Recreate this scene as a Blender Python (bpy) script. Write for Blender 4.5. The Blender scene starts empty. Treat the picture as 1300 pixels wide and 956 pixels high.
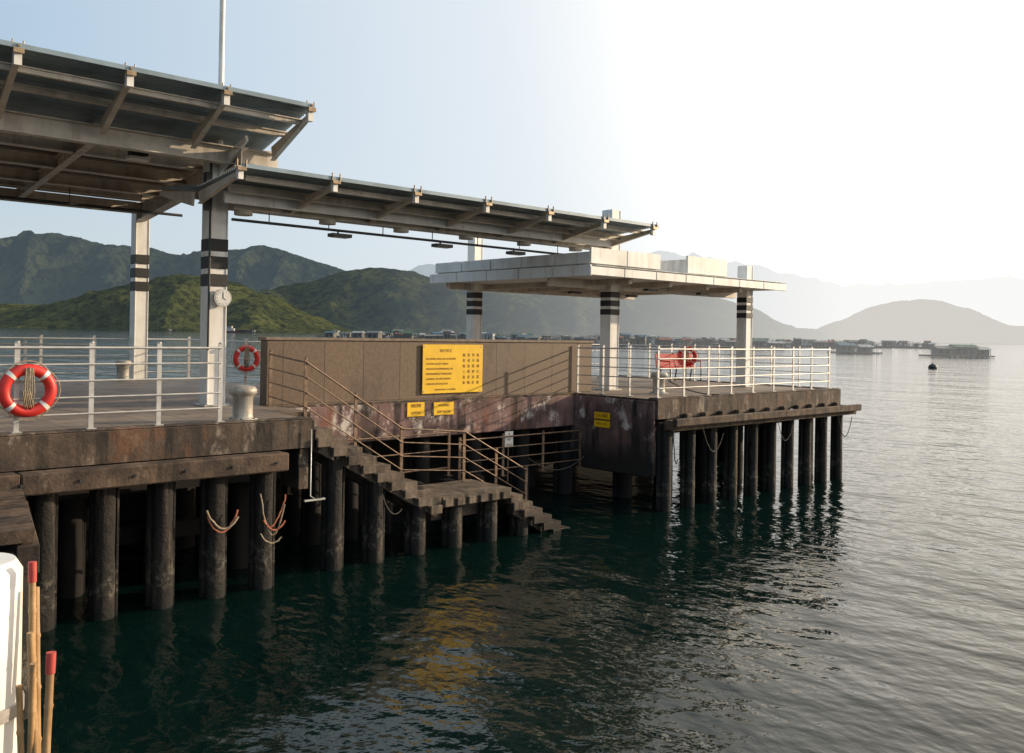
import bpy, math, random
from mathutils import Vector, Matrix, noise
random.seed(7)
S=bpy.context.scene
R=math.radians
WL=0.0; DK=2.55
CF=(0.6665,0.7455); CR=(0.7455,-0.6665)   # ground directions: out to sea / to the right of it
def W(X,Y): return (CR[0]*X+CF[0]*Y, CR[1]*X+CF[1]*Y)

# ---------------------------------------------------------------- materials
def newmat(n):
    m=bpy.data.materials.new(n); m.use_nodes=True
    nt=m.node_tree; b=nt.nodes['Principled BSDF']
    return m,nt,b
def N(nt,t,**k):
    n=nt.nodes.new(t)
    for a,v in k.items(): setattr(n,a,v)
    return n
def c4(c): return (c[0],c[1],c[2],1)
def mixc(nt,fac,a,b,mode='MIX'):
    m=N(nt,'ShaderNodeMix',data_type='RGBA',blend_type=mode)
    for sock,v in ((m.inputs[0],fac),(m.inputs[6],a),(m.inputs[7],b)):
        if isinstance(v,bpy.types.NodeSocket): nt.links.new(v,sock)
        elif isinstance(v,(int,float)): sock.default_value=v
        else: sock.default_value=c4(v)
    return m.outputs[2]
def noi(nt,vec,scale,detail=6,rough=.6):
    n=N(nt,'ShaderNodeTexNoise'); n.inputs['Scale'].default_value=scale
    n.inputs['Detail'].default_value=detail; n.inputs['Roughness'].default_value=rough
    nt.links.new(vec,n.inputs['Vector']); return n.outputs['Fac']
def rng(nt,v,a,b,c=0,d=1,smooth=True):
    m=N(nt,'ShaderNodeMapRange'); 
    if smooth: m.interpolation_type='SMOOTHSTEP'
    nt.links.new(v,m.inputs[0])
    for i,x in enumerate((a,b,c,d)): m.inputs[i+1].default_value=x
    return m.outputs[0]
def mapped(nt,pos,sc):
    m=N(nt,'ShaderNodeMapping'); m.inputs['Scale'].default_value=sc
    nt.links.new(pos,m.inputs['Vector']); return m.outputs[0]
def paint_haze(m,f0,f1,hl,hr):
    # painted aerial haze: emission mixed into the material, stronger towards the sun's bearing
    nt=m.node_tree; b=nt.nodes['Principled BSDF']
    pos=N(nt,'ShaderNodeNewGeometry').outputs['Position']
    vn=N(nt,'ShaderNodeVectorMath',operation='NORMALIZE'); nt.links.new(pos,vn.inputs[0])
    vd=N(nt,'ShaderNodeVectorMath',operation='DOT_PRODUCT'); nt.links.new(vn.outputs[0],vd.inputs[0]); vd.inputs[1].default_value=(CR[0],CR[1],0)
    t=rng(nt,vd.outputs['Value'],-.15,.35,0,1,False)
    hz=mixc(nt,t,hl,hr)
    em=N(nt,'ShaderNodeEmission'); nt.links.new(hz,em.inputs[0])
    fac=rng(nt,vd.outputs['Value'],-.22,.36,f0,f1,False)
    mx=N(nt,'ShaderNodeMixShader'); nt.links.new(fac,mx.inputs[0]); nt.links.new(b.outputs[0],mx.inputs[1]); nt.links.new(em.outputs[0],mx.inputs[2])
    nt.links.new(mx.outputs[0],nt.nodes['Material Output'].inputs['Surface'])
def mat(name,c1,c2=None,scale=3,rough=.7,metal=0,bump=.15,bd=.01,streak=None,tide=None,lo=.35,hi=.65,joints=None,spot=None,spot2=None,band=None):
    m,nt,b=newmat(name)
    pos=N(nt,'ShaderNodeNewGeometry').outputs['Position']
    sep=N(nt,'ShaderNodeSeparateXYZ'); nt.links.new(pos,sep.inputs[0])
    n1=noi(nt,pos,scale,8)
    col=mixc(nt,rng(nt,n1,lo,hi),c1,c2 or [x*.75 for x in c1])
    for sp in (spot,spot2):
        if sp:
            cs,amt,ss=sp[:3]; msc=sp[3] if len(sp)>3 else (1,1,.5)
            n3=noi(nt,mapped(nt,pos,msc),ss,10,.75)
            col=mixc(nt,rng(nt,n3,.53,.63,0,amt),col,cs)
    if streak:
        cs,amt,ss=streak
        n2=noi(nt,mapped(nt,pos,(ss,ss,ss*.09)),1.0,5)
        n2b=noi(nt,pos,1.1,3)
        mm=N(nt,'ShaderNodeMath',operation='MULTIPLY')
        nt.links.new(rng(nt,n2,.47,.62),mm.inputs[0]); nt.links.new(rng(nt,n2b,.3,.6,0,amt),mm.inputs[1])
        col=mixc(nt,mm.outputs[0],col,cs)
    if band: # barnacle belt between tide marks
        z0,z1,cb,amt=band
        up=rng(nt,sep.outputs[2],z0,z0+.15); dn=rng(nt,sep.outputs[2],z1,z1-.35)
        mm=N(nt,'ShaderNodeMath',operation='MULTIPLY'); nt.links.new(up,mm.inputs[0]); nt.links.new(dn,mm.inputs[1])
        m2=N(nt,'ShaderNodeMath',operation='MULTIPLY'); nt.links.new(mm.outputs[0],m2.inputs[0]); nt.links.new(rng(nt,noi(nt,pos,7,8,.75),.48,.62,0,amt),m2.inputs[1])
        col=mixc(nt,m2.outputs[0],col,cb)
    if tide:
        z0,z1,ct=tide
        ad=N(nt,'ShaderNodeMath',operation='MULTIPLY_ADD'); nt.links.new(noi(nt,pos,2.2,4),ad.inputs[0]); ad.inputs[1].default_value=.6
        nt.links.new(sep.outputs[2],ad.inputs[2])
        col=mixc(nt,rng(nt,ad.outputs[0],z1+.3,z0+.3),col,ct)
    if joints:
        br=N(nt,'ShaderNodeTexBrick'); nt.links.new(mapped(nt,pos,joints),br.inputs['Vector'])
        br.inputs['Color1'].default_value=(1,1,1,1); br.inputs['Color2'].default_value=(.86,.86,.86,1); br.inputs['Mortar'].default_value=(.35,.35,.35,1)
        br.inputs['Scale'].default_value=1; br.inputs['Mortar Size'].default_value=.012; br.inputs['Brick Width'].default_value=1; br.inputs['Row Height'].default_value=1
        br.offset=0
        col=mixc(nt,1.0,col,br.outputs['Color'],'MULTIPLY')
    nt.links.new(col,b.inputs['Base Color'])
    b.inputs['Roughness'].default_value=rough; b.inputs['Metallic'].default_value=metal
    if bump:
        bp=N(nt,'ShaderNodeBump'); bp.inputs['Strength'].default_value=bump; bp.inputs['Distance'].default_value=bd*3
        nt.links.new(noi(nt,pos,scale*6,8,.7),bp.inputs['Height']); nt.links.new(bp.outputs[0],b.inputs['Normal'])
    return m
M={}
M['deck']=mat('deck_paving',(.28,.22,.17),(.19,.15,.12),1.2,.7,joints=(1.6,1.6,1.6),spot=((.08,.065,.05),.6,1.3))
M['conc']=mat('stained_concrete',(.105,.072,.05),(.04,.028,.021),1.6,.85,bump=.7,streak=((.010,.008,.006),1.0,5),spot=((.36,.30,.24),.55,2.5),spot2=((.14,.058,.026),.6,1.7,(1,1,.4)))
M['recess']=mat('weathered_painted_concrete',(.22,.13,.12),(.075,.044,.04),1.3,.85,bump=.5,streak=((.014,.009,.008),1.0,4),spot=((.60,.54,.48),.9,1.6,(1,1,.7)),spot2=((.18,.06,.028),.7,2.2,(1,1,.3)),tide=(1.0,1.9,(.014,.011,.009)))
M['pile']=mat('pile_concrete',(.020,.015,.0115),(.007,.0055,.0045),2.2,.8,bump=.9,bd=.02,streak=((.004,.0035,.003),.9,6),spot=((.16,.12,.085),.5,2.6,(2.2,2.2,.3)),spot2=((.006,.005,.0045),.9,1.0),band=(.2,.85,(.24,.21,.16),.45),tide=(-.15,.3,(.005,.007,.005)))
M['under']=mat('under_deck_shade_concrete',(.010,.008,.007),(.005,.004,.0035),1.5,.9)  # near-black: the shade below the deck is put into the colour
M['timber']=mat('fender_timber',(.115,.073,.047),(.032,.021,.015),3,.85,bump=.7,streak=((.013,.009,.007),.8,5),spot=((.24,.18,.13),.4,2))
M['granite']=mat('granite_cladding',(.155,.103,.066),(.118,.076,.048),14,.6,bump=.1,joints=(1.1,1.1,1.5384),spot=((.07,.045,.03),.6,1.1))
M['cap']=mat('wall_coping',(.22,.165,.12),(.15,.115,.09),8,.7)
M['white']=mat('white_painted_steel',(.80,.78,.73),(.70,.67,.62),2.5,.45,bump=.05,streak=((.42,.33,.24),.4,5))
M['panel']=mat('white_cladding_panel',(.76,.75,.72),(.66,.65,.61),1.5,.5,bump=.04,streak=((.44,.40,.35),.5,4))
M['black']=mat('black_paint',(.010,.010,.011),(.016,.016,.016),5,.6)
M['steel']=mat('railing_steel',(.56,.54,.51),(.44,.42,.39),6,.38,metal=.4,bump=.03)
M['wsteel']=mat('warm_brown_steel',(.24,.155,.10),(.13,.085,.058),8,.5,metal=.3,bump=.1)  # steel in two warm brown tones
M['sheet']=mat('corrugated_sheet',(.24,.31,.36),(.17,.22,.25),1.4,.4,metal=.1,bump=.05)
M['soffit']=mat('soffit_sheet',(.42,.34,.26),(.30,.24,.185),1.4,.5,metal=.1,bump=.05)  # warm tint stands in for low sunlight bounced onto the underside
M['beam']=mat('beam_paint',(.60,.54,.46),(.48,.43,.36),2,.5,bump=.05,streak=((.26,.20,.15),.5,5))
M['brass']=mat('bracket_metal',(.35,.25,.15),(.22,.16,.1),8,.4,metal=.5)
M['dark']=mat('dark_fitting',(.02,.02,.022),(.03,.03,.03),6,.5)
M['red']=mat('lifebuoy_red',(.68,.03,.018),(.52,.025,.018),6,.45,bump=.05)
M['wht']=mat('white_band',(.75,.74,.7),(.68,.66,.6),6,.5)
M['rope']=mat('rope_fibre',(.42,.33,.22),(.25,.19,.13),30,.9,bump=.4)
M['drope']=mat('weathered_rope',(.12,.10,.08),(.07,.06,.05),30,.9,bump=.4)
M['rope2']=mat('orange_rope',(.5,.17,.08),(.35,.12,.07),30,.9,bump=.4)
M['bollard']=mat('bollard_paint',(.46,.42,.36),(.34,.31,.26),5,.5,metal=.2,bump=.2,streak=((.12,.09,.06),.6,9))
M['yellow']=mat('yellow_sign_paint',(.84,.50,.005),(.76,.44,.005),3,.5,bump=.03)
M['ink']=mat('sign_lettering',(.22,.07,.01),(.16,.055,.01),20,.6)
M['bench']=mat('bench_red_paint',(.50,.022,.014),(.40,.02,.014),6,.5)
M['bamboo']=mat('bamboo',(.50,.31,.14),(.36,.21,.09),9,.55,bump=.2,streak=((.18,.09,.04),.6,20))
M['rtip']=mat('red_paint_tip',(.50,.07,.05),(.4,.05,.04),9,.5)
M['stair']=mat('stair_concrete',(.16,.118,.085),(.065,.048,.036),3,.85,bump=.5,streak=((.016,.012,.009),.8,5),spot=((.30,.25,.2),.4,3),tide=(.1,.8,(.016,.013,.010)))

# ---------------------------------------------------------------- mesh builder
class MB:
    def __init__(s): s.v=[];s.f=[];s.m=[];s.mats=[];s.sm=[]
    def mi(s,k):
        if k not in s.mats: s.mats.append(k)
        return s.mats.index(k)
    def add(s,vs,fs,k,smooth=False):
        o=len(s.v); s.v+= [tuple(v) for v in vs]; i=s.mi(k)
        for f in fs: s.f.append([o+q for q in f]); s.m.append(i); s.sm.append(smooth)
    def box(s,x0,x1,y0,y1,z0,z1,k):
        vs=[(x,y,z) for z in (z0,z1) for y in (y0,y1) for x in (x0,x1)]
        s.add(vs,[(0,2,3,1),(4,5,7,6),(0,1,5,4),(1,3,7,5),(3,2,6,7),(2,0,4,6)],k)
    def beam(s,p,q,w,h,k,w2=None,h2=None):
        p=Vector(p);q=Vector(q);d=(q-p).normalized()
        up=Vector((0,0,1)) if abs(d.z)<.95 else Vector((0,1,0))
        r=d.cross(up).normalized();u=r.cross(d).normalized()
        w2=w2 or w;h2=h2 or h;vs=[]
        for c,ww,hh in((p,w,h),(q,w2,h2)):
            for a,b in((-1,-1),(1,-1),(1,1),(-1,1)): vs.append(c+r*a*ww/2+u*b*hh/2)
        s.add(vs,[(3,2,1,0),(4,5,6,7),(0,1,5,4),(1,2,6,5),(2,3,7,6),(3,0,4,7)],k)
    def tube(s,pts,r,k,n=8,caps=True,rs=None):
        pts=[Vector(p) for p in pts];L=len(pts);vs=[]
        ref=None
        for i,p in enumerate(pts):
            d=(pts[min(i+1,L-1)]-pts[max(i-1,0)]).normalized()
            if ref is None: ref=Vector((0,0,1)) if abs(d.z)<.9 else Vector((1,0,0))
            x=d.cross(ref).normalized(); y=x.cross(d).normalized(); ref=y
            rr=rs[i] if rs else r
            for j in range(n):
                a=2*math.pi*j/n; vs.append(p+x*math.cos(a)*rr+y*math.sin(a)*rr)
        fs=[(i*n+j,i*n+(j+1)%n,(i+1)*n+(j+1)%n,(i+1)*n+j) for i in range(L-1) for j in range(n)]
        s.add(vs,fs,k,True)
        if caps:
            s.add(vs[:n],[tuple(range(n))[::-1]],k); s.add(vs[-n:],[tuple(range(n))],k)
    def torus(s,c,ax,Rr,r,k,seg=36,n=10,a0=0,a1=360):
        c=Vector(c);ax=Vector(ax).normalized()
        x=ax.cross(Vector((0,0,1))).normalized() if abs(ax.z)<.9 else Vector((1,0,0)); y=ax.cross(x)
        full=a1-a0>=360; L=seg if full else seg+1; vs=[]
        for i in range(L):
            a=R(a0+(a1-a0)*i/seg); d=x*math.cos(a)+y*math.sin(a)
            for j in range(n):
                b=2*math.pi*j/n; vs.append(c+d*(Rr+r*math.cos(b))+ax*r*math.sin(b))
        fs=[]
        for i in range(seg):
            ii=(i+1)%L
            for j in range(n): fs.append((i*n+j,ii*n+j,ii*n+(j+1)%n,i*n+(j+1)%n))
        s.add(vs,fs,k,True)
    def prism(s,poly,z0,z1,kt,ks,kb=None):
        n=len(poly); vs=[(x,y,z0) for x,y in poly]+[(x,y,z1) for x,y in poly]
        s.add(vs,[(i,(i+1)%n,n+(i+1)%n,n+i) for i in range(n)],ks)
        s.add(vs,[tuple(range(n,2*n))],kt); s.add(vs,[tuple(range(n))[::-1]],kb or ks)
    def lathe(s,c,prof,k,n=20):
        vs=[];L=len(prof)
        for r,z in prof:
            for j in range(n):
                a=2*math.pi*j/n; vs.append((c[0]+r*math.cos(a),c[1]+r*math.sin(a),c[2]+z))
        s.add(vs,[(i*n+j,i*n+(j+1)%n,(i+1)*n+(j+1)%n,(i+1)*n+j) for i in range(L-1) for j in range(n)],k,True)
        s.add(vs[-n:],[tuple(range(n))],k)
    def obj(s,name,parent=None,bevel=0):
        me=bpy.data.meshes.new(name); me.from_pydata(s.v,[],s.f)
        for k in s.mats: me.materials.append(M[k])
        me.polygons.foreach_set('material_index',s.m); me.polygons.foreach_set('use_smooth',s.sm); me.update()
        o=bpy.data.objects.new(name,me); S.collection.objects.link(o)
        if parent: o.parent=parent
        if bevel:
            b=o.modifiers.new('b','BEVEL'); b.width=bevel; b.segments=1; b.limit_method='ANGLE'; b.angle_limit=R(50)
        return o
def empty(name):
    o=bpy.data.objects.new(name,None); S.collection.objects.link(o); return o
def jit(a): return random.uniform(-a,a)

# ---------------------------------------------------------------- pier
pier=empty('pier')
m=MB()
outline=[(-14,12.95),(7.3,12.95),(7.3,14.25),(7.95,14.25),(7.95,15.6),(16.1,15.6),(16.1,12.95),(24.5,12.95),(24.5,21.9),(10.4,21.9),(10.4,25.6),(-14,25.6)]
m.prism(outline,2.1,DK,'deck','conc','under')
m.obj('deck_slab',pier,.015)
m=MB()
for x0,x1,y in((-14,7.28,12.97),(16.12,24.48,12.97)):
    m.box(x0,x1,y,y+.28,DK+.004,DK+.03,'conc')
m.box(24.2,24.48,13.27,21.88,DK+.004,DK+.03,'conc')
m.box(7.97,16.08,15.63,15.95,1.72,2.098,'recess')
m.box(7.99,16.06,15.56,15.598,1.74,2.50,'recess')
m.box(16.04,16.098,13.02,15.55,.75,2.50,'recess')
m.box(16.1,16.5,13.3,17,.72,2.098,'recess')
m.box(7.1,7.28,13.1,14.2,1.4,2.098,'conc')
m.obj('edge_beams',pier,.01)
m=MB()
m.box(-14,24.3,19.0,19.3,-2,2.09,'under')  # added wall, keeps light from the far side out from under the deck
m.box(8.2,16.1,17.0,17.2,-2,2.09,'under')  # added dark wall closing off the void behind the recess
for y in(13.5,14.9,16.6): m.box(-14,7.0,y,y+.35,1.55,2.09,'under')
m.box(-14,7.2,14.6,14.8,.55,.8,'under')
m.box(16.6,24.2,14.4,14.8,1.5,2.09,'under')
m.obj('under_deck_beams_and_light_block',pier)
m=MB()
def pile(x,y,z1,w=.30,k='pile'):
    j=jit(.015)
    zz=[-1.6,-.2,.2,.6,.9,1.3,z1]; zz=[z for z in zz if z<z1]+[z1]
    m.tube([(x+j,y,z) for z in zz],w/2,k,10,rs=[w/2*(1+jit(.04)+(.06 if z<.7 else 0)) for z in zz])
    m.box(x-w/2-.03,x+w/2+.03,y+w*.35,y+w*.35+.09,-1.6,z1,k)
    m.box(x+w/2+.005,x+w/2+.035,y-.03,y+w*.35,-1.6,z1-.02,k)
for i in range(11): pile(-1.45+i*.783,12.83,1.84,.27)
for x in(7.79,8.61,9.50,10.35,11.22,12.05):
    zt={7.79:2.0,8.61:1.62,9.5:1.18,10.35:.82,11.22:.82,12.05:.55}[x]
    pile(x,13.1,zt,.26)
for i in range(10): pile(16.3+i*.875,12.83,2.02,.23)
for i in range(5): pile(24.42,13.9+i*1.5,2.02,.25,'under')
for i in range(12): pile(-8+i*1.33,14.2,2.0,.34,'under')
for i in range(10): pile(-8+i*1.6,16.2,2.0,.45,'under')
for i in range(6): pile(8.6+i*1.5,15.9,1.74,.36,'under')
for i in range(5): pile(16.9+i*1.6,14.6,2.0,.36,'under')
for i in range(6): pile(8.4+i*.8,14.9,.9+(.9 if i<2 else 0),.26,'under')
m.obj('piles',pier)
m=MB()
def timb(x0,x1,y0,y1,z0,z1): m.box(x0,x1,y0,y1,z0,z1,'timber')
def timbrow(x0,x1,y0,y1,z0,z1,L=4.4):
    x=x0
    while x<x1-.02:
        e=min(x1,x+L*random.uniform(.85,1.1)); d=jit(.006)
        if x1-e<.8: e=x1
        timb(x+.003,e-.003,y0+d,y1,z0+jit(.004),z1+jit(.004)); x=e
timbrow(-14,6.62,12.50,12.80,1.83,2.11)
timb(-14,6.0,12.80,12.945,1.9,2.04)
timbrow(16.15,24.55,12.48,12.80,1.86,2.10)
timb(24.51,24.57,12.803,21.5,1.86,2.10)
timbrow(16.0,24.57,12.34,12.463,1.98,2.16)
for i in range(11): timb(17+i*.7,17.2+i*.7,12.80,12.945,1.9,2.2)
for i in range(24): # bolt heads
    a=-9+i*.7
    if a<6.5: m.tube([(a,12.51,1.97),(a,12.465,1.97)],.022,'dark',8)
m.obj('timber_fenders',pier,.02)

# landing steps
m=MB()
def flight(x0,z0,n,dx,dz):
    for i in range(n):
        zt=z0-(i+1)*dz
        m.box(x0+i*dx,x0+(i+1)*dx+.04,12.93,14.2,zt-.17,zt,'stair')
        m.box(x0+i*dx+.02,x0+(i+1)*dx-.02,12.86,12.925,zt-.28,zt-.13,'stair')
        m.box(x0+i*dx+.003,x0+i*dx+.05,12.9,14.21,zt+.002,zt+.012,'wsteel')
    for y in(13.0,13.9):
        m.beam((x0+.15,y+.1,z0-dz-.28),(x0+n*dx,y+.1,z0-(n)*dz-.28),.2,.22,'stair')
flight(7.3,2.55,9,.289,.172)
m.box(9.9,11.62,12.93,14.2,.80,1.0,'stair')
for i in range(6): m.box(9.95+i*.28,10.13+i*.28,12.86,12.925,.82,.95,'stair')
flight(11.62,1.0,7,.27,.165)
m.box(9.95,11.6,13.3,13.6,.5,.8,'stair')
m.obj('landing_steps',None,.012)

# granite wall
wall=empty('granite_wall')
m=MB(); m.box(7.84,16.9,15.78,16.05,DK,3.80,'granite'); m.obj('wall_body',wall,.01)
m=MB()
m.box(7.80,16.94,15.75,16.08,3.80,3.86,'cap'); m.obj('coping',wall,.01)

# ---------------------------------------------------------------- railings
def railing(name,path,h=1.2,sp=.93,k='steel',nr=5,post=True,r=.013,side=None,top=.018):
    m=MB()
    for (p,q) in zip(path[:-1],path[1:]):
        p=Vector(p);q=Vector(q);L=(Vector(q)-p).length;n=max(1,round(L/sp))
        d=(q-p)/n; dh=Vector((d.x,d.y,0)).normalized()
        for i in range(n+1):
            c=p+d*i
            if i==0 and p!=Vector(path[0]): continue
            m.beam(c,c+Vector((0,0,h)),.065,.022,k) if abs(dh.y)>.5 else m.box(c.x-.033,c.x+.033,c.y-.012,c.y+.012,c.z,c.z+h,k)
            m.box(c.x-.06,c.x+.06,c.y-.06,c.y+.06,c.z,c.z+.012,k)
            m.tube([c+Vector((0,0,h-.005)),c+Vector((0,0,h+.012))],.03,k,8)
        for j in range(nr):
            z=h*(.18+.76*j/(nr-1)); rr=top if j==nr-1 else r
            off=Vector((dh.y,-dh.x,0))*.02
            m.tube([p+off+Vector((0,0,z)),q+off+Vector((0,0,z))],rr,k,8)
    return m.obj(name)
Z=DK+.03
railing('railing',[(-3.54,13.12,Z),(5.76,13.12,Z)])
railing('railing',[(-8,25.4,DK),(10.2,25.4,DK),(10.2,21.7,DK),(24.1,21.7,DK)],sp=1.3)
railing('railing',[(16.3,15.7,DK),(16.3,13.12,Z),(24.1,13.12,Z),(24.1,21.7,DK)],sp=1.0)
railing('railing',[(-8,22,DK),(6.6,22,DK)],sp=1.4,h=1.1,nr=4)
railing('stair_railing',[(7.86,15.65,DK),(7.82,14.22,DK-.1),(9.9,14.22,1.15),(11.45,14.22,1.0),(13.2,14.22,.05)],h=1.05,sp=1.15,k='wsteel',nr=4,r=.012,top=.017)
railing('landing_railing',[(12.2,15.3,.75),(16.0,15.3,.75)],h=.95,sp=1.3,k='wsteel',nr=4,r=.014)
railing('landing_railing',[(8.1,15.3,.9),(11.9,15.3,.9)],h=1.0,sp=1.3,k='wsteel',nr=3,r=.014)

# ---------------------------------------------------------------- columns
def column(m,x,y,z1,w=.32,bands=None,z0=DK):
    h=w/2
    m.box(x-h,x+h,y-h,y+h,z0+.02,z1,'white')
    m.box(x-h-.09,x+h+.09,y-h-.09,y+h+.09,z0+.001,z0+.03,'steel')
    for sx in(-1,1):
        for sy in(-1,1): m.tube([(x+sx*(h+.055),y+sy*(h+.055),z0+.03),(x+sx*(h+.055),y+sy*(h+.055),z0+.06)],.014,'steel',6)
        m.box(x+sx*h-.014,x+sx*h+.014,y-h-.018,y+h+.018,z0+.031,z1-.01,'white')
    if bands:
        zc,bh,g=bands
        for i in(-1,0,1):
            z=zc+i*(bh+g); e=.022
            m.box(x-h-e,x+h+e,y-h-e,y+h+e,z-bh/2,z+bh/2,'black')
can=empty('pier_canopy')
m=MB()
column(m,7.0,16.3,7.2,.33,(5.24,.23,.10))
column(m,8.7,25.2,7.2,.34,(5.5,.26,.11))
column(m,-2.5,16.3,7.2,.33,(5.24,.23,.10)); column(m,-1,25.2,7.2,.34,(5.5,.26,.11))
m.obj('columns',can,.006)
def corr(m,a0,a1f,prof,pitch,amp,k,th=.012):
    pts=[]
    for (b0,z0),(b1,z1) in zip(prof[:-1],prof[1:]):
        n=int(math.hypot(b1-b0,z1-z0)/pitch*4)
        for i in range(n):
            t=i/n; pts.append((b0+(b1-b0)*t,z0+(z1-z0)*t+amp*(1,1,-1,-1)[i%4]))
    pts.append(prof[-1])
    vs=[];n=len(pts)
    for b,z in pts:
        vs+= [(a0,b,z),(a1f(b),b,z),(a0,b,z+th),(a1f(b),b,z+th)]
    fs=[]
    for i in range(n-1):
        o=4*i;p=o+4
        fs+=[(o,p,p+1,o+1),(o+2,o+3,p+3,p+2),(o+1,p+1,p+3,o+3),(o,o+2,p+2,p)]
    fs+=[(0,1,3,2),(4*n-4,4*n-2,4*n-1,4*n-3)]
    m.add(vs,fs,k)
e1=lambda b:7.75+(b-14)*.1
m=MB()
corr(m,-12,e1,[(14.0,7.92),(16.5,7.52)],.09,.014,'sheet')
corr(m,-12,e1,[(16.5,7.52),(25.4,7.5)],.16,.02,'soffit')
m.box(-12,7.76,13.96,13.995,7.89,7.96,'sheet')
m.obj('roof_sheeting',can)
m=MB()
def ibeam(m,p,q,w,h,k,t=.02):
    p=Vector(p);q=Vector(q)
    up=Vector((0,0,1))
    m.beam(p,q,t,h-2*t,k); m.beam(p+up*(h/2-t/2),q+up*(h/2-t/2),w,t,k); m.beam(p-up*(h/2-t/2),q-up*(h/2-t/2),w,t,k)
for b,z,h in((15.75,7.2,.32),(17.6,7.3,.24),(19.6,7.3,.24),(21.8,7.3,.24),(24.9,7.25,.3)):
    ibeam(m,(-12,b,z),(e1(b)+.05,b,z),.2,h,'beam')
ibeam(m,(-12,14.35,7.70),(e1(14.3),14.35,7.70),.08,.1,'beam')
ibeam(m,(-12,15.05,7.60),(e1(15),15.05,7.60),.08,.1,'beam')
for b in(18.5,20.6,22.8,23.9): ibeam(m,(-12,b,7.4),(e1(b),b,7.4),.1,.12,'beam')
for i in range(14):
    a=7.72-.02-i*1.53
    m.beam((a+.1,15.6,7.33),(a,14.1,7.74),.04,.26,'beam',.04,.08)
    m.beam((a+.1,15.6,7.20),(a,14.1,7.70),.09,.016,'beam')
    m.box(a-.05,a+.05,13.98,14.08,7.66,7.9,'white')
    m.box(a-.07,a+.07,13.93,13.97,7.82,7.89,'brass'); m.tube([(a,13.93,7.93),(a,14.1,7.93)],.022,'brass',6)
    m.tube([(a-.07,14.0,7.9),(a-.07,14.0,8.01)],.012,'brass',6); m.tube([(a+.07,14.0,7.9),(a+.07,14.0,8.01)],.012,'brass',6)
    if i%2==0: ibeam(m,(a+.1,15.8,7.28),(a+1.0,25.2,7.28),.14,.26,'beam')
ibeam(m,(7.0,15.2,7.1),(8.7,25.3,7.1),.24,.36,'beam')
m.beam((7.0,16.3,6.95),(7.0,15.0,7.4),.05,.3,'white',.05,.1)
m.obj('roof_framing',can)
m=MB()
m.tube([(7.05,16.25,7.2),(7.05,16.25,11.2),(7.05,16.25,14.0)],.05,'white',12,rs=[.055,.05,.04]); m.obj('mast',can)
m=MB()
m.tube([(-12,22,6.82),(8.6,22,6.80)],.035,'dark',8)
for i in range(9): m.tube([(7.6-i*1.6,22,6.82),(7.6-i*1.6,22,7.3)],.01,'dark',6)
m.beam((5.45,16.4,7.1),(5.75,16.4,7.1),.2,.1,'dark'); m.tube([(5.6,16.4,7.1),(5.6,16.4,7.3)],.02,'dark')
m.box(5.42,5.78,16.28,16.52,7.0,7.05,'white')
m.tube([(6.82,16.1,7.3),(6.82,16.1,3.6)],.02,'dark',6)
m.box(6.72,6.83,16.05,16.2,6.2,6.9,'dark')
m.obj('lamp_and_conduit',can)
m=MB()
c=Vector((7.05,16.08,4.58)); d=Vector((-.05,-1,0)).normalized()
m.tube([c,c+d*.09],.165,'steel',28); m.tube([c+d*.09,c+d*.093],.14,'wht',28)
m.beam(c+d*.097+Vector((0,0,-.01)),c+d*.097+Vector((.0,0,.1)),.012,.004,'black'); m.beam(c+d*.098,c+d*.098+Vector((.06,0,-.04)),.012,.004,'black')
for i in range(12):
    a=R(i*30); q=c+d*.095+Vector((math.sin(a)*.115,0,math.cos(a)*.115)); m.box(q.x-.006,q.x+.006,q.y-.002,q.y,q.z-.008,q.z+.008,'black')
m.obj('wall_clock')
c2=empty('walkway_canopy')
m=MB(); e2=lambda b:17.5
corr(m,6.55,e2,[(14.2,6.75),(16.0,6.6),(17.9,6.8)],.08,.012,'sheet')
m.box(6.55,17.52,14.165,14.195,6.72,6.79,'sheet')
m.obj('roof_sheeting',c2)
m=MB()
m.box(7.17,17.62,15.86,16.14,6.24,6.52,'beam'); 
ibeam(m,(6.8,15.3,6.53),(17.5,15.3,6.53),.1,.14,'beam'); ibeam(m,(6.8,14.6,6.62),(17.5,14.6,6.62),.07,.09,'beam')
ibeam(m,(6.8,17.0,6.58),(17.5,17.0,6.58),.1,.14,'beam')
m.box(6.85,17.5,15.55,15.60,6.30,6.5,'panel')
for i in range(7):
    a=6.52+i*1.805
    m.beam((a,15.86,6.38),(a,14.28,6.62),.035,.22,'beam',.035,.08)
    m.beam((a,15.86,6.27),(a,14.28,6.58),.08,.014,'beam')
    m.box(a-.045,a+.045,14.17,14.26,6.52,6.74,'white')
    m.box(a-.08,a+.08,14.12,14.16,6.66,6.72,'brass')
    for s in(-.08,.08): m.tube([(a+s,14.15,6.72),(a+s,14.15,6.85)],.014,'brass',6)
    m.beam((a,16.14,6.38),(a,17.8,6.66),.035,.26,'beam',.035,.09)
    m.tube([(a+.9,16,6.16),(a+.9,16,6.24)],.17,'beam',16)
m.obj('roof_framing',c2)
m=MB()
m.tube([(7.15,15.9,6.05),(17.6,15.9,6.02)],.028,'dark',8)
for i in range(8): m.tube([(7.9+i*1.3,15.9,6.05),(7.9+i*1.3,15.9,6.24)],.01,'dark',6)
for a in(9.4,12.0,14.2,16.3):
    m.beam((a-.22,15.8,5.93),(a+.22,15.8,5.93),.22,.07,'dark'); m.tube([(a,15.85,5.95),(a,15.9,6.05)],.02,'dark',6); m.box(a-.17,a+.17,15.73,15.87,5.885,5.893,'wht')
m.obj('lamps_and_conduit',c2)
pv=empty('waiting_pavilion')
m=MB()
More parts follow.
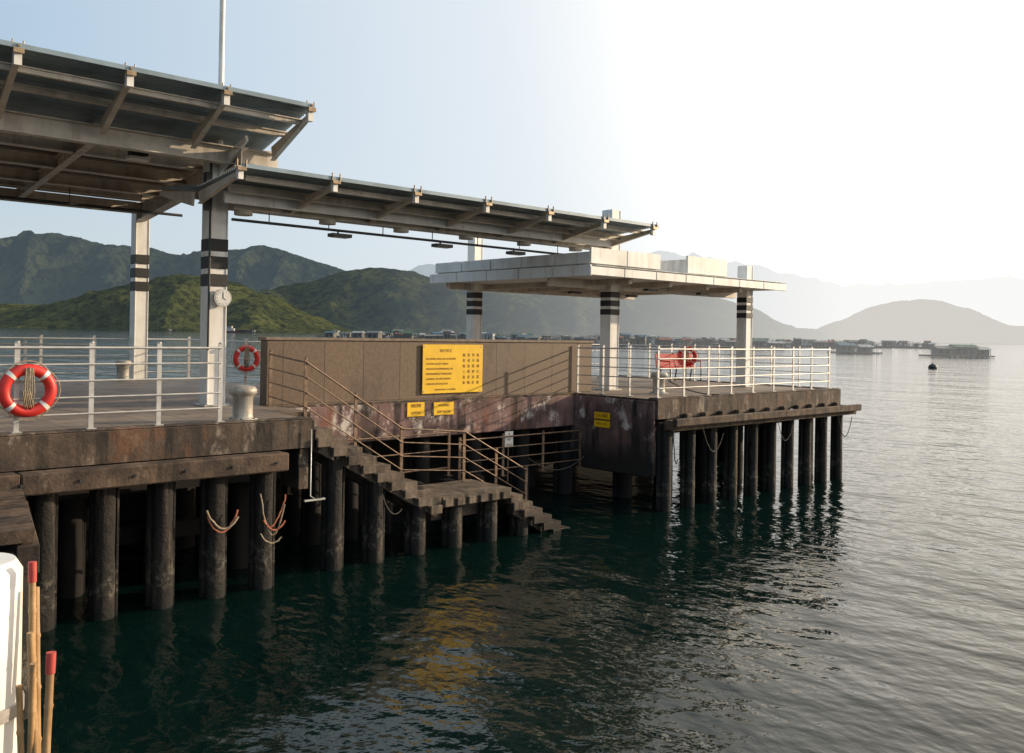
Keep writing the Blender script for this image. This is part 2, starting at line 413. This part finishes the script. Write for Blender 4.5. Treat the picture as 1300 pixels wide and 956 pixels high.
column(m,17.8,16.0,7.35,.33,(4.86,.15,.08)); column(m,22.9,15.2,6.15,.30,(4.9,.15,.08))
column(m,16.4,20.0,6.75,.29,(4.86,.16,.08)); column(m,22.6,20.4,5.4,.29,(4.86,.15,.08))
m.obj('columns',pv,.006)
m=MB()
A0,A1,B0,B1=15.3,23.6,14.4,20.5
m.box(A0+.12,A1,B0+.08,B1,5.44,5.66,'panel')
def pan_x(x0,x1,y,z0,z1,n):
    w=(x1-x0)/n
    for i in range(n): m.box(x0+i*w+.012,x0+(i+1)*w-.012,y-.07,y,z0,z1,'panel')
def pan_y(y0,y1,x,z0,z1,n):
    w=(y1-y0)/n
    for i in range(n): m.box(x-.07,x,y0+i*w+.012,y0+(i+1)*w-.012,z0,z1,'panel')
pan_y(B0,B1,A0+.1,5.70,5.98,5); pan_y(B0-.1,B1+.1,A0-.02,5.40,5.66,5)
pan_x(A0,17.9,B0+.05,5.70,6.08,2); pan_x(19.0,20.8,B0+.05,5.68,6.14,1)
pan_x(A0-.09,A1+.1,B0-.03,5.42,5.62,7)
m.box(A0+.12,17.85,B0+.06,B1,5.662,5.96,'panel')
m.box(19.03,20.75,B0+.06,B0+1.2,5.662,6.05,'panel')
m.box(A0+.2,A1+.25,B0-.02,B1,5.655,5.672,'panel')
m.obj('roof_slab',pv,.008)
m=MB()
for x in(17.0,18.6,20.2,21.8): m.box(x-.06,x+.06,B0+.2,B1-.1,5.30,5.438,'beam')
m.box(A0+.2,A1-.1,15.9,16.05,5.22,5.438,'beam'); m.box(A0+.2,A1-.1,20.0,20.2,5.25,5.438,'beam')
for p in((18.5,15.2),(20.8,15.2),(18.5,18.0),(21,18)): m.box(p[0]-.2,p[0]+.2,p[1]-.08,p[1]+.08,5.2,5.26,'dark')
m.tube([(17.6,15.9,6.0),(17.45,15.6,5.95),(17.45,15.6,5.4)],.03,'dark',8)
m.obj('roof_framing',pv)

# ---------------------------------------------------------------- furniture
def bollard(x,y,z=DK,s=1):
    m=MB()
    m.lathe((x,y,z),[(.24*s,0),(.24*s,.03),(.165*s,.05),(.155*s,.1),(.155*s,.38),(.18*s,.41),(.215*s,.44),(.215*s,.50),(.18*s,.545),(.05*s,.56),(.001,.56)],'bollard',24)
    for i in range(6):
        a=i*math.pi/3; m.tube([(x+.205*math.cos(a),y+.205*math.sin(a),z+.03),(x+.205*math.cos(a),y+.205*math.sin(a),z+.05)],.018,'dark',6)
    m.obj('mooring_bollard')
for p in((6.24,13.35),(8.2,24.9),(17.8,14.3),(1.0,13.5)): bollard(*p)
def lifebuoy(x,y,z,ax=(0,-1,0),Rr=.265,r=.068):
    m=MB(); m.torus((x,y,z),ax,Rr,r,'red')
    for a in(45,135,225,315): m.torus((x,y,z),ax,Rr,r*1.03,'wht',4,10,a-5,a+5)
    A=Vector(ax).normalized(); xx=A.cross(Vector((0,0,1))).normalized(); yy=Vector((0,0,1))
    for q in range(4):
        pts=[]
        for i in range(9):
            t=i/8; a=R(45+q*90+90*t); rad=Rr+r*1.05+.035*math.sin(math.pi*t)*(1)
            pts.append(Vector((x,y,z))+xx*math.cos(a)*rad+yy*math.sin(a)*rad)
        m.tube(pts,.009,'rope',6)
    c=Vector((x,y,z))
    m.tube([c+yy*.34-A*.05,c+yy*.30+A*.09,c+yy*.12+A*.08],.01,'rope',6)
    for i in range(5): m.tube([c+xx*(.02*i-.04)+yy*.30+A*.08,c+xx*(.03*i-.06)+yy*(-.02)+A*.08,c+xx*(.025*i-.05)-yy*(.22+.02*(i%2))+A*.07,c+xx*(.02*i)+yy*(.0)+A*.1],.010,'rope',6)
    m.obj('lifebuoy')
lifebuoy(3.08,13.02,3.14,Rr=.28,r=.075)
lifebuoy(10.15,21.55,3.25,(-.3,-1,0),Rr=.27)
lifebuoy(23.98,18.1,3.36,(-1,-.6,0),Rr=.26)
m=MB()
bx,by=22.35,17.7
for i in range(7): m.beam((bx,by+.36+.02*i*.6,DK+.48+.065*i),(bx+1.9,by+.36+.02*i*.6,DK+.48+.065*i),.03,.056,'bench')
for i in range(8): m.box(bx,bx+1.9,by-.1+i*.055,by-.055+i*.055,DK+.43,DK+.46,'bench')
for a in(.15,.95,1.75):
    m.tube([(bx+a,by-.08,DK+.02),(bx+a,by-.08,DK+.43),(bx+a,by+.33,DK+.43),(bx+a,by+.48,DK+.93)],.022,'dark',8)
    m.tube([(bx+a,by+.3,DK+.43),(bx+a,by+.36,DK+.02)],.022,'dark',8)
    if a!=.95: m.tube([(bx+a,by-.06,DK+.44),(bx+a,by-.06,DK+.66),(bx+a,by+.4,DK+.68)],.02,'bench',8)
m.obj('park_bench')

def text(body,loc,size,parent,k='ink',rot=(90,0,0),al='CENTER',sx=1):
    cu=bpy.data.curves.new('t','FONT'); cu.body=body; cu.size=size; cu.align_x=al; cu.align_y='CENTER'; cu.extrude=.001
    o=bpy.data.objects.new('lettering',cu); S.collection.objects.link(o); cu.materials.append(M[k])
    o.location=loc; o.rotation_euler=[R(r) for r in rot]; o.scale=(sx,1,1); o.parent=parent
sg=empty('notice_sign')
m=MB(); m.box(11.47,13.17,15.725,15.745,2.66,3.74,'yellow')
for x in(11.52,13.12):
    for z in(2.71,3.69): m.tube([(x,15.724,z),(x,15.716,z)],.015,'steel',8)
for x in(11.9,12.8): m.box(x-.03,x+.03,15.745,15.779,2.75,3.65,'steel')
m.obj('board',sg,.003)
text('NOTICE',(12.1,15.722,3.60),.09,sg)
for i,t in enumerate(['NO VESSEL SHALL BE ALONGSIDE','THE PIER EXCEPT WHEN','ENGAGED IN EMBARKING OR','DISEMBARKING PASSENGERS','LOADING OR UNLOADING','CARGOES OR BAGGAGE']):
    text(t,(11.56,15.722,3.42-i*.11),.058,sg,al='LEFT',sx=.95)
text('DEPARTMENT OF MARINE',(12.1,15.722,2.74),.05,sg)
for j,t in enumerate(['船隻除上落乘','客或裝卸貨物','外不得停泊於','此碼頭公眾梯']):
    for i,ch in enumerate(t): text(ch,(12.62+j*.135,15.722,3.5-i*.125),.078,sg)
def plate(name,x0,x1,y,z0,z1,k,lines):
    e=empty(name); m=MB(); m.box(x0,x1,y-.02,y,z0,z1,k); m.obj('plate',e,.002)
    n=len(lines)
    for i,t in enumerate(lines): text(t,((x0+x1)/2,y-.0225,z1-(z1-z0)*(i+.5)/n),(z1-z0)/n*.55,e,'ink',sx=.8)
plate('warning_sign',10.95,11.4,15.555,2.2,2.50,'yellow',['慎防滑倒','SLIPPERY'])
plate('warning_sign',11.65,12.2,15.555,2.2,2.48,'yellow',['WARNING','DEEP WATER'])
plate('warning_sign',13.55,13.8,15.35,1.38,1.75,'wht',['禁','NO','FISHING'])
m=MB(); m.tube([(13.67,15.36,.6),(13.67,15.36,1.9)],.02,'wsteel',6); m.obj('sign_post')
e=empty('warning_sign'); m=MB(); m.box(16.015,16.035,14.35,14.85,1.98,2.14,'yellow'); m.box(16.015,16.035,14.35,14.85,1.78,1.94,'yellow'); m.obj('plate',e)
text('小心梯級',(16.012,14.6,2.06),.10,e,rot=(90,0,-90)); text('MIND STEPS',(16.012,14.6,1.86),.06,e,rot=(90,0,-90))
m=MB(); m.box(9.28,9.58,21.6,21.62,3.55,3.78,'yellow'); m.box(9.33,9.53,21.596,21.6,3.62,3.66,'ink'); m.box(9.33,9.53,21.596,21.6,3.69,3.72,'ink'); m.tube([(9.43,21.64,DK),(9.43,21.64,3.8)],.02,'steel'); m.obj('notice_plate')

m=MB()
def rope(p,q,sag,r,k,n=14):
    p=Vector(p);q=Vector(q); m.tube([p.lerp(q,i/n)+Vector((jit(.01),jit(.01),-sag*4*(i/n)*(1-i/n))) for i in range(n+1)],r,k,6)
rope((5.35,12.6,1.35),(5.85,12.6,1.2),.22,.016,'rope'); rope((5.38,12.62,1.25),(5.85,12.62,1.3),.28,.014,'rope2')
rope((6.2,12.62,1.5),(6.6,12.6,1.3),.55,.012,'rope'); rope((6.25,12.6,1.1),(6.6,12.58,1.05),.15,.014,'rope2'); rope((6.3,12.6,1.0),(6.62,12.6,1.45),.18,.012,'rope2'); rope((6.2,12.6,.9),(6.55,12.6,.8),.12,.012,'rope')
rope((16.1,12.5,1.9),(16.4,12.6,1.2),.35,.014,'drope'); rope((17.2,12.5,1.9),(18.1,12.55,1.7),.5,.012,'drope'); rope((20.4,12.5,1.9),(21.2,12.5,1.9),.55,.01,'drope')
rope((23.5,12.5,1.9),(24.3,12.5,1.8),.6,.012,'drope'); rope((17.9,14.1,2.9),(18.4,12.9,2.6),.1,.016,'drope')
rope((8.6,12.9,1.2),(9.0,12.9,.9),.2,.01,'drope'); rope((16.05,15.2,1.0),(14.2,15.2,1.1),.3,.012,'drope')
m.obj('mooring_rope')
m=MB(); m.tube([(7.2,12.88,2.4),(7.2,12.88,1.32),(7.28,12.82,1.26),(7.4,12.8,1.28)],.012,'steel',8); m.beam((7.05,12.8,1.27),(7.42,12.8,1.27),.04,.025,'steel'); m.obj('boat_hook')

# ---------------------------------------------------------------- near left corner
m=MB()
def slat(t0,t1):
    f=lambda t:(2.9-.48*t,12.45-2.6*t)
    p0=f(t0);p1=f(t1)
    m.prism([(p0[0]-2.4,p0[1]+.1),(p1[0]-2.4,p1[1]+.1),(p1[0],p1[1]),(p0[0],p0[1])],1.82,1.95,'timber','timber')
for i in range(14): slat(i/14,(i+.8)/14)
m.beam((2.86,12.45,1.65),(2.36,9.85,1.65),.2,.28,'timber')
m.obj('timber_landing_platform',None,.006)
m=MB()
for t in(.1,.45,.9): m.tube([(2.8-.48*t-.05,12.45-2.6*t,-1.6),(2.8-.48*t-.05,12.45-2.6*t,1.6)],.15,'pile',12)
m.obj('platform_pile')
def WP(X,Y,z): a=W(X,Y); return (a[0],a[1],z)
m=MB(); m.tube([WP(-2.46,4.1,-1.5),WP(-2.46,4.1,2.86),WP(-2.46,4.1,2.91)],.2,'white',32,rs=[.2,.2,.17])
m.tube([WP(-2.46,4.1,2.2),WP(-2.46,4.1,2.26)],.215,'steel',32); m.obj('white_mooring_post')
m=MB()
for X0,Y0,z0,X1,Y1,z1,r,red in((-2.12,4.05,.2,-2.19,4.1,2.90,.015,1),(-2.05,4.0,.2,-2.20,4.15,2.78,.017,0),(-2.02,3.8,.2,-2.02,3.95,2.54,.017,1),(-2.0,4.0,.1,-2.14,4.0,2.62,.016,0),(-2.25,4.2,.1,-2.10,3.95,2.50,.014,0),(-2.2,4.2,.1,-2.16,3.95,2.40,.014,0)):
    p=Vector(WP(X0,Y0,z0));q=Vector(WP(X1,Y1,z1)); pts=[];rs=[]
    nn=int((q-p).length/.22)
    for i in range(nn):
        for t,f in((0,1.0),(.06,1.22),(.12,1.0),(.5,.96)):
            pts.append(p.lerp(q,(i+t)/nn)); rs.append(r*f)
    pts.append(q); rs.append(r)
    m.tube(pts,r,'bamboo',10,rs=rs)
    if red:
        d=(q-p).normalized(); m.tube([q-d*.08,q+d*.012],r*1.25,'rtip',12)
m.obj('bamboo_poles')

# ---------------------------------------------------------------- water
m,nt,b=newmat('sea_water'); M['water']=m
b.inputs['Base Color'].default_value=(.002,.010,.0085,1); b.inputs['Roughness'].default_value=.06; b.inputs['IOR'].default_value=1.333
pos=N(nt,'ShaderNodeNewGeometry').outputs['Position']
def rotm(sc,ang):
    mp=N(nt,'ShaderNodeMapping'); mp.inputs['Scale'].default_value=sc; mp.inputs['Rotation'].default_value=(0,0,R(ang)); nt.links.new(pos,mp.inputs['Vector']); return mp.outputs[0]
n1=noi(nt,rotm((1,.6,1),40),1.15,3,.5); n2=noi(nt,rotm((1,.8,1),15),4.2,3,.5); n3=noi(nt,rotm((1,.5,1),60),.14,2,.5)
b1=N(nt,'ShaderNodeBump'); b1.inputs['Strength'].default_value=1; b1.inputs['Distance'].default_value=.10; nt.links.new(n1,b1.inputs['Height'])
b2=N(nt,'ShaderNodeBump'); b2.inputs['Strength'].default_value=1; b2.inputs['Distance'].default_value=.018; nt.links.new(n2,b2.inputs['Height']); nt.links.new(b1.outputs[0],b2.inputs['Normal'])
b3=N(nt,'ShaderNodeBump'); b3.inputs['Strength'].default_value=1; b3.inputs['Distance'].default_value=.3; nt.links.new(n3,b3.inputs['Height']); nt.links.new(b2.outputs[0],b3.inputs['Normal'])
nt.links.new(b3.outputs[0],b.inputs['Normal'])
mb=MB(); s=30000; mb.add([(-s,-s,0),(s,-s,0),(s,s,0),(-s,s,0)],[(0,1,2,3)],'water'); mb.obj('sea_water')

# ---------------------------------------------------------------- hills
def hillmat(name,cg,cd,f0,f1,hl,hr,sc):
    m,nt,b=newmat(name); M[name]=m
    pos=N(nt,'ShaderNodeNewGeometry').outputs['Position']
    n1=noi(nt,pos,sc,8,.7); n2=noi(nt,pos,sc*6,6,.7)
    col=mixc(nt,rng(nt,n1,.4,.6),cg,cd); col=mixc(nt,rng(nt,n2,.45,.6,0,.85),col,[x*.35 for x in cd])
    nt.links.new(col,b.inputs['Base Color']); b.inputs['Roughness'].default_value=1; b.inputs['Specular IOR Level'].default_value=0
    bp=N(nt,'ShaderNodeBump'); bp.inputs['Distance'].default_value=14; bp.inputs['Strength'].default_value=1; nt.links.new(n2,bp.inputs['Height']); nt.links.new(bp.outputs[0],b.inputs['Normal'])
    paint_haze(m,f0,f1,hl,hr)
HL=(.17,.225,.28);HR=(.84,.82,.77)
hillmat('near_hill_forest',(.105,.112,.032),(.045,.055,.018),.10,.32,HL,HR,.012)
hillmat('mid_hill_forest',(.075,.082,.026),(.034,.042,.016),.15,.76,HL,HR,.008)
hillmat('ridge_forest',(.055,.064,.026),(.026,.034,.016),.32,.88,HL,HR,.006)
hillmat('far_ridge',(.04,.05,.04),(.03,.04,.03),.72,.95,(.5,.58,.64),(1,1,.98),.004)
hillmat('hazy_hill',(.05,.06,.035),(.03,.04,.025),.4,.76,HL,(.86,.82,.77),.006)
def lerp_prof(pr,x):
    if x<=pr[0][0]: return pr[0][1]
    for (x0,z0),(x1,z1) in zip(pr[:-1],pr[1:]):
        if x<=x1:
            t=(x-x0)/(x1-x0); t=t*t*(3-2*t)*.5+t*.5; return z0+(z1-z0)*t
    return pr[-1][1]
def hill(name,Yc,pr,dep,k,seed,nx=260,ny=46,rough=2.5):
    x0=pr[0][0];x1=pr[-1][0];vs=[];fs=[]
    for j in range(ny+1):
        t=-1+2*j/ny
        for i in range(nx+1):
            x=x0+(x1-x0)*i/nx; y=Yc+t*dep
            h=lerp_prof(pr,x)
            q=Vector((x/200+seed,y/200,seed*3.1))
            fold=noise.fractal(q,1,2,5); f2=1-abs(noise.noise(Vector((x/110+seed,y/320,3.3))))*2
            s=math.cos(min(1,abs(t))*math.pi/2)**1.15
            z=h*s+h*(.3*fold+.34*f2-.16)*(s*(1-s))*3.2
            z+=h*.06*noise.fractal(Vector((x/120,y/120,seed+4)),1,2,3)*s
            z+=rough*noise.fractal(Vector((x/18,y/18,seed)),1,2,3)*min(1,h/30)
            z=z-2 if abs(t)>.97 else z
            w=W(x,y); vs.append((w[0],w[1],z))
    n=nx+1
    for j in range(ny):
        for i in range(nx): fs.append((j*n+i,j*n+i+1,(j+1)*n+i+1,(j+1)*n+i))
    mb=MB(); mb.add(vs,fs,k,False); mb.obj(name)
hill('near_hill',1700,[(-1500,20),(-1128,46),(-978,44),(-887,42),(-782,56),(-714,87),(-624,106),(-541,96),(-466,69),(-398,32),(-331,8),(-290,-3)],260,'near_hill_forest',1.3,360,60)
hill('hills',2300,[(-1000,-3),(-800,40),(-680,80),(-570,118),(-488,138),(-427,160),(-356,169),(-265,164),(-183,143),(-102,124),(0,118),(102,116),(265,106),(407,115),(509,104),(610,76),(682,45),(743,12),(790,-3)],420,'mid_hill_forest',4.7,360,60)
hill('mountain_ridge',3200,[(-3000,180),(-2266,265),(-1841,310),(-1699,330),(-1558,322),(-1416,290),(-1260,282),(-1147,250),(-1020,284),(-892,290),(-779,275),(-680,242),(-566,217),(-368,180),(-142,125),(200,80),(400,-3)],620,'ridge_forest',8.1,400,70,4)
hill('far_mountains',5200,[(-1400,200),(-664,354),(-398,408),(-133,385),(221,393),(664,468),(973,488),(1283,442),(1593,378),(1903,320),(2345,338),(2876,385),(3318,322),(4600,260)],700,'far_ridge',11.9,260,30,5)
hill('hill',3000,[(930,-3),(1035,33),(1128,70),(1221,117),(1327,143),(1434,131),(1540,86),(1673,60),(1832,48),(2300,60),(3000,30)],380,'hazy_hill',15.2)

# ---------------------------------------------------------------- fish farm
for nme,c in(('raft_wood',(.06,.05,.04)),('roof_blue',(.06,.14,.20)),('roof_grey',(.18,.18,.17)),('hut_wall',(.16,.145,.12)),('roof_green',(.03,.10,.06)),('tarp',(.38,.40,.40)),('hull',(.025,.028,.04)),('cabin',(.45,.45,.43)),('rust',(.22,.05,.03))):
    M[nme]=mat(nme,c,[x*.6 for x in c],.8,.8,bump=0); paint_haze(M[nme],.06,.20,(.18,.23,.27),(.70,.69,.66))
def obb(m,c,ang,x0,x1,y0,y1,z0,z1,k):
    ca,sa=math.cos(ang),math.sin(ang)
    vs=[(c[0]+x*ca-y*sa,c[1]+x*sa+y*ca,z) for z in(z0,z1) for y in(y0,y1) for x in(x0,x1)]
    m.add(vs,[(0,2,3,1),(4,5,7,6),(0,1,5,4),(1,3,7,5),(3,2,6,7),(2,0,4,6)],k)
def gable(m,c,ang,x0,x1,y0,y1,z0,z1,k):
    ca,sa=math.cos(ang),math.sin(ang); ym=(y0+y1)/2
    P=[(x0,y0,z0),(x1,y0,z0),(x1,y1,z0),(x0,y1,z0),(x0,ym,z1),(x1,ym,z1)]
    m.add([(c[0]+x*ca-y*sa,c[1]+x*sa+y*ca,z) for x,y,z in P],[(0,1,5,4),(2,3,4,5),(0,4,3),(1,2,5),(3,2,1,0)],k)
def raft(m,X,Y,L,D,huts=1,hs=1):
    c=W(X,Y); ang=R(-41.8)+jit(.5)
    n=max(2,int(L/4)); 
    for i in range(n+1):
        x=-L/2+L*i/n; obb(m,c,ang,x-.2,x+.2,-D/2,D/2,.1,.45,'raft_wood')
    for j in range(4):
        y=-D/2+D*j/3; obb(m,c,ang,-L/2,L/2,y-.25,y+.25,.12,.5,'raft_wood')
    for i in range(int(L/2)):
        x=-L/2+2*i; obb(m,c,ang,x,x+.9,-D/2-.35,-D/2+.25,-.1,.35,random.choice(['hull','roof_blue','raft_wood']))
        if random.random()<.5: obb(m,c,ang,x,x+.1,-D/2,-D/2+.1,.4,1.2+random.random()*2.8,'raft_wood')
    for h in range(huts):
        x=random.uniform(-L/2+1,L/2-5); w=random.uniform(2.2,5.5); y=random.uniform(-D/2,D/2-4); hh=random.uniform(1.6,2.6)*hs; rk=random.choice(['roof_blue','roof_grey','roof_green','tarp','roof_grey','rust'])
        if random.random()<.55:
            obb(m,c,ang,x,x+w,y,y+3.5,.5,.5+hh,random.choice(['hut_wall','hut_wall','cabin','raft_wood']))
            obb(m,c,ang,x+w*.2,x+w*.4,y-.03,y,.6,.5+hh*.8,'hull'); obb(m,c,ang,x+w*.6,x+w*.8,y-.03,y,.5+hh*.4,.5+hh*.75,'hull')
            gable(m,c,ang,x-.4,x+w+.4,y-.5,y+4,.5+hh,.5+hh+random.uniform(.4,1.0),rk)
        else:
            for px in(x,x+w): 
                for py in(y,y+3.4): obb(m,c,ang,px,px+.12,py,py+.12,.5,.5+hh,'raft_wood')
            obb(m,c,ang,x-.4,x+w+.4,y-.4,y+3.9,.5+hh,.62+hh,rk)
m=MB()
for i in range(300):
    Y=random.choice([random.uniform(340,520),random.uniform(440,800),random.uniform(700,1400)])
    t=random.uniform(-.20,.47)
    if t<0 and Y<430: Y+=120
    if t>.33 and Y<420: continue
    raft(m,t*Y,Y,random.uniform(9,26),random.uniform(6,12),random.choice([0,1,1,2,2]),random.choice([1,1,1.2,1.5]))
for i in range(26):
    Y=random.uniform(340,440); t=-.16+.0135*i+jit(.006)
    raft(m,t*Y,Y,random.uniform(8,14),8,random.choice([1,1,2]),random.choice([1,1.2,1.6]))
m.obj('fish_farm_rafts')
def house(X,Y,L,hs):
    m=MB(); raft(m,X,Y,L,9,0); c=W(X,Y); ang=R(-41.8)
    for(x,w,h,k)in hs:
        obb(m,c,ang,x,x+w,-2.5,1.5,.5,.5+h,'hut_wall'); gable(m,c,ang,x-.5,x+w+.5,-3.2,2.2,.5+h,1.2+h,k)
        for i in range(int(w/1.6)): obb(m,c,ang,x+.4+i*1.6,x+1.2+i*1.6,-2.54,-2.5,.9,.5+h*.8,'hull')
        for i in range(3): obb(m,c,ang,x+i*w/2-.05,x+i*w/2+.05,-3.1,-3.0,.5,.5+h,'raft_wood')
    m.obj('floating_raft_house')
house(116,232,17,[(-6,4,1.7,'roof_grey'),(-1.5,5.5,2.1,'roof_green'),(4.6,2.6,1.6,'tarp')])
house(90,330,26,[(-11,5,2,'roof_grey'),(-4,7,2.4,'roof_green'),(5,5,1.8,'tarp')])
house(101,262,12,[(-5,4,1.9,'roof_blue'),(1,3,1.5,'tarp')])
house(150,420,20,[(-8,6,2.2,'roof_grey'),(2,5,2,'roof_green')])
def boat(X,Y,s,name):
    m=MB(); c=W(X,Y); ang=R(-41.8)
    ca,sa=math.cos(ang),math.sin(ang)
    T=lambda x,y:(c[0]+s*(x*ca-y*sa),c[1]+s*(x*sa+y*ca))
    def hullp(pts,z0,z1,k): m.prism([T(*p) for p in pts],z0*s,z1*s,k,k)
    def ob(x0,x1,y0,y1,z0,z1,k): obb(m,c,ang,x0*s,x1*s,y0*s,y1*s,z0*s,z1*s,k)
    hullp([(-14,-3),(8,-3),(14,0),(8,3),(-14,3)],0,1.8,'hull'); hullp([(4,-3),(9,-3),(14.6,0),(9,3),(4,3)],1.801,3.0,'hull'); hullp([(-13.8,-3.05),(8,-3.05),(13.6,0),(8,3.05),(-13.8,3.05)],-.1,.5,'rust')
    ob(-12,-3,-2.2,2.2,1.8,4.4,'cabin'); ob(-11,-5,-1.8,1.8,4.4,6.6,'cabin'); ob(-11,-5.5,-1.84,-1.8,5.2,6.0,'hull'); ob(-11.5,-4.6,-2.1,2.1,6.6,6.8,'rust')
    ob(-8,-7.8,-.1,.1,6.8,10.5,'hull'); ob(5,5.3,-.1,.1,3,8,'rust'); ob(-2,4,-1.5,1.5,1.8,2.5,'rust')
    m.obj(name)
boat(-290,940,1.1,'work_boat')
boat(-330,1150,.5,'work_boat'); boat(-420,1100,.4,'work_boat')
boat(-62,460,.35,'work_boat'); boat(-20,430,.3,'work_boat'); boat(44,420,.3,'work_boat'); boat(172,560,.45,'work_boat')
m=MB(); p=W(62,131); m.lathe((p[0],p[1],-.3),[(.001,0),(.4,.05),(.6,.3),(.62,.55),(.5,.8),(.25,.95),(.08,1.0),(.06,1.15),(.001,1.16)],'dark',20); m.obj('mooring_buoy')

# ---------------------------------------------------------------- light
AZ=41.8+70; EL=15
sd=Vector((math.sin(R(AZ))*math.cos(R(EL)),math.cos(R(AZ))*math.cos(R(EL)),math.sin(R(EL))))
w=bpy.data.worlds.new('World'); S.world=w; w.use_nodes=True; nt=w.node_tree
sk=nt.nodes.new('ShaderNodeTexSky'); sk.sky_type='NISHITA'; sk.sun_disc=False; sk.sun_elevation=R(EL); sk.sun_rotation=R(AZ)
sk.dust_density=1.5; sk.air_density=1.0; sk.ozone_density=1.5; sk.altitude=0
# bright sea haze over the clear-sky model, thickest towards the sun
tc=nt.nodes.new('ShaderNodeTexCoord')
dt=N(nt,'ShaderNodeVectorMath',operation='DOT_PRODUCT'); nt.links.new(tc.outputs['Generated'],dt.inputs[0]); dt.inputs[1].default_value=sd
g=rng(nt,dt.outputs['Value'],-.38,.66,0,1,False)
g2=rng(nt,dt.outputs['Value'],.35,.95,0,1,True)
hz=mixc(nt,g,(3.1,4.9,6.7),(8.3,8.3,8.2)); hz=mixc(nt,g2,hz,(15,13.5,11.5))
sp=N(nt,'ShaderNodeSeparateXYZ'); nt.links.new(tc.outputs['Generated'],sp.inputs[0])
lowf=rng(nt,sp.outputs[2],.0,.30,1,0)
hz2=mixc(nt,lowf,hz,(6.4,6.8,7.1)); hz3=mixc(nt,g,hz2,hz)
fac=rng(nt,dt.outputs['Value'],-.7,.55,.5,.95,False)
col=mixc(nt,fac,sk.outputs[0],hz3)
nt.links.new(col,nt.nodes['Background'].inputs[0]); nt.nodes['Background'].inputs[1].default_value=.125
L=bpy.data.lights.new('sun','SUN'); L.energy=5.0; L.angle=R(.6); L.color=(1,.79,.54)
lo=bpy.data.objects.new('sun',L); S.collection.objects.link(lo); lo.rotation_euler=sd.to_track_quat('Z','Y').to_euler()
S.view_settings.view_transform='Standard'; S.view_settings.look='None'; S.view_settings.exposure=0

# ---------------------------------------------------------------- camera
cam=bpy.data.cameras.new('camera'); co=bpy.data.objects.new('camera',cam); S.collection.objects.link(co)
cam.sensor_width=36; cam.lens=1130/1300*36; cam.clip_end=60000; cam.clip_start=.05; cam.shift_y=-54/1300
co.matrix_world=Matrix.Translation((0,0,4.0))@Matrix.Rotation(R(-41.8),4,'Z')@Matrix.Rotation(R(90),4,'X')@Matrix.Rotation(R(1.0),4,'Z')
S.camera=co
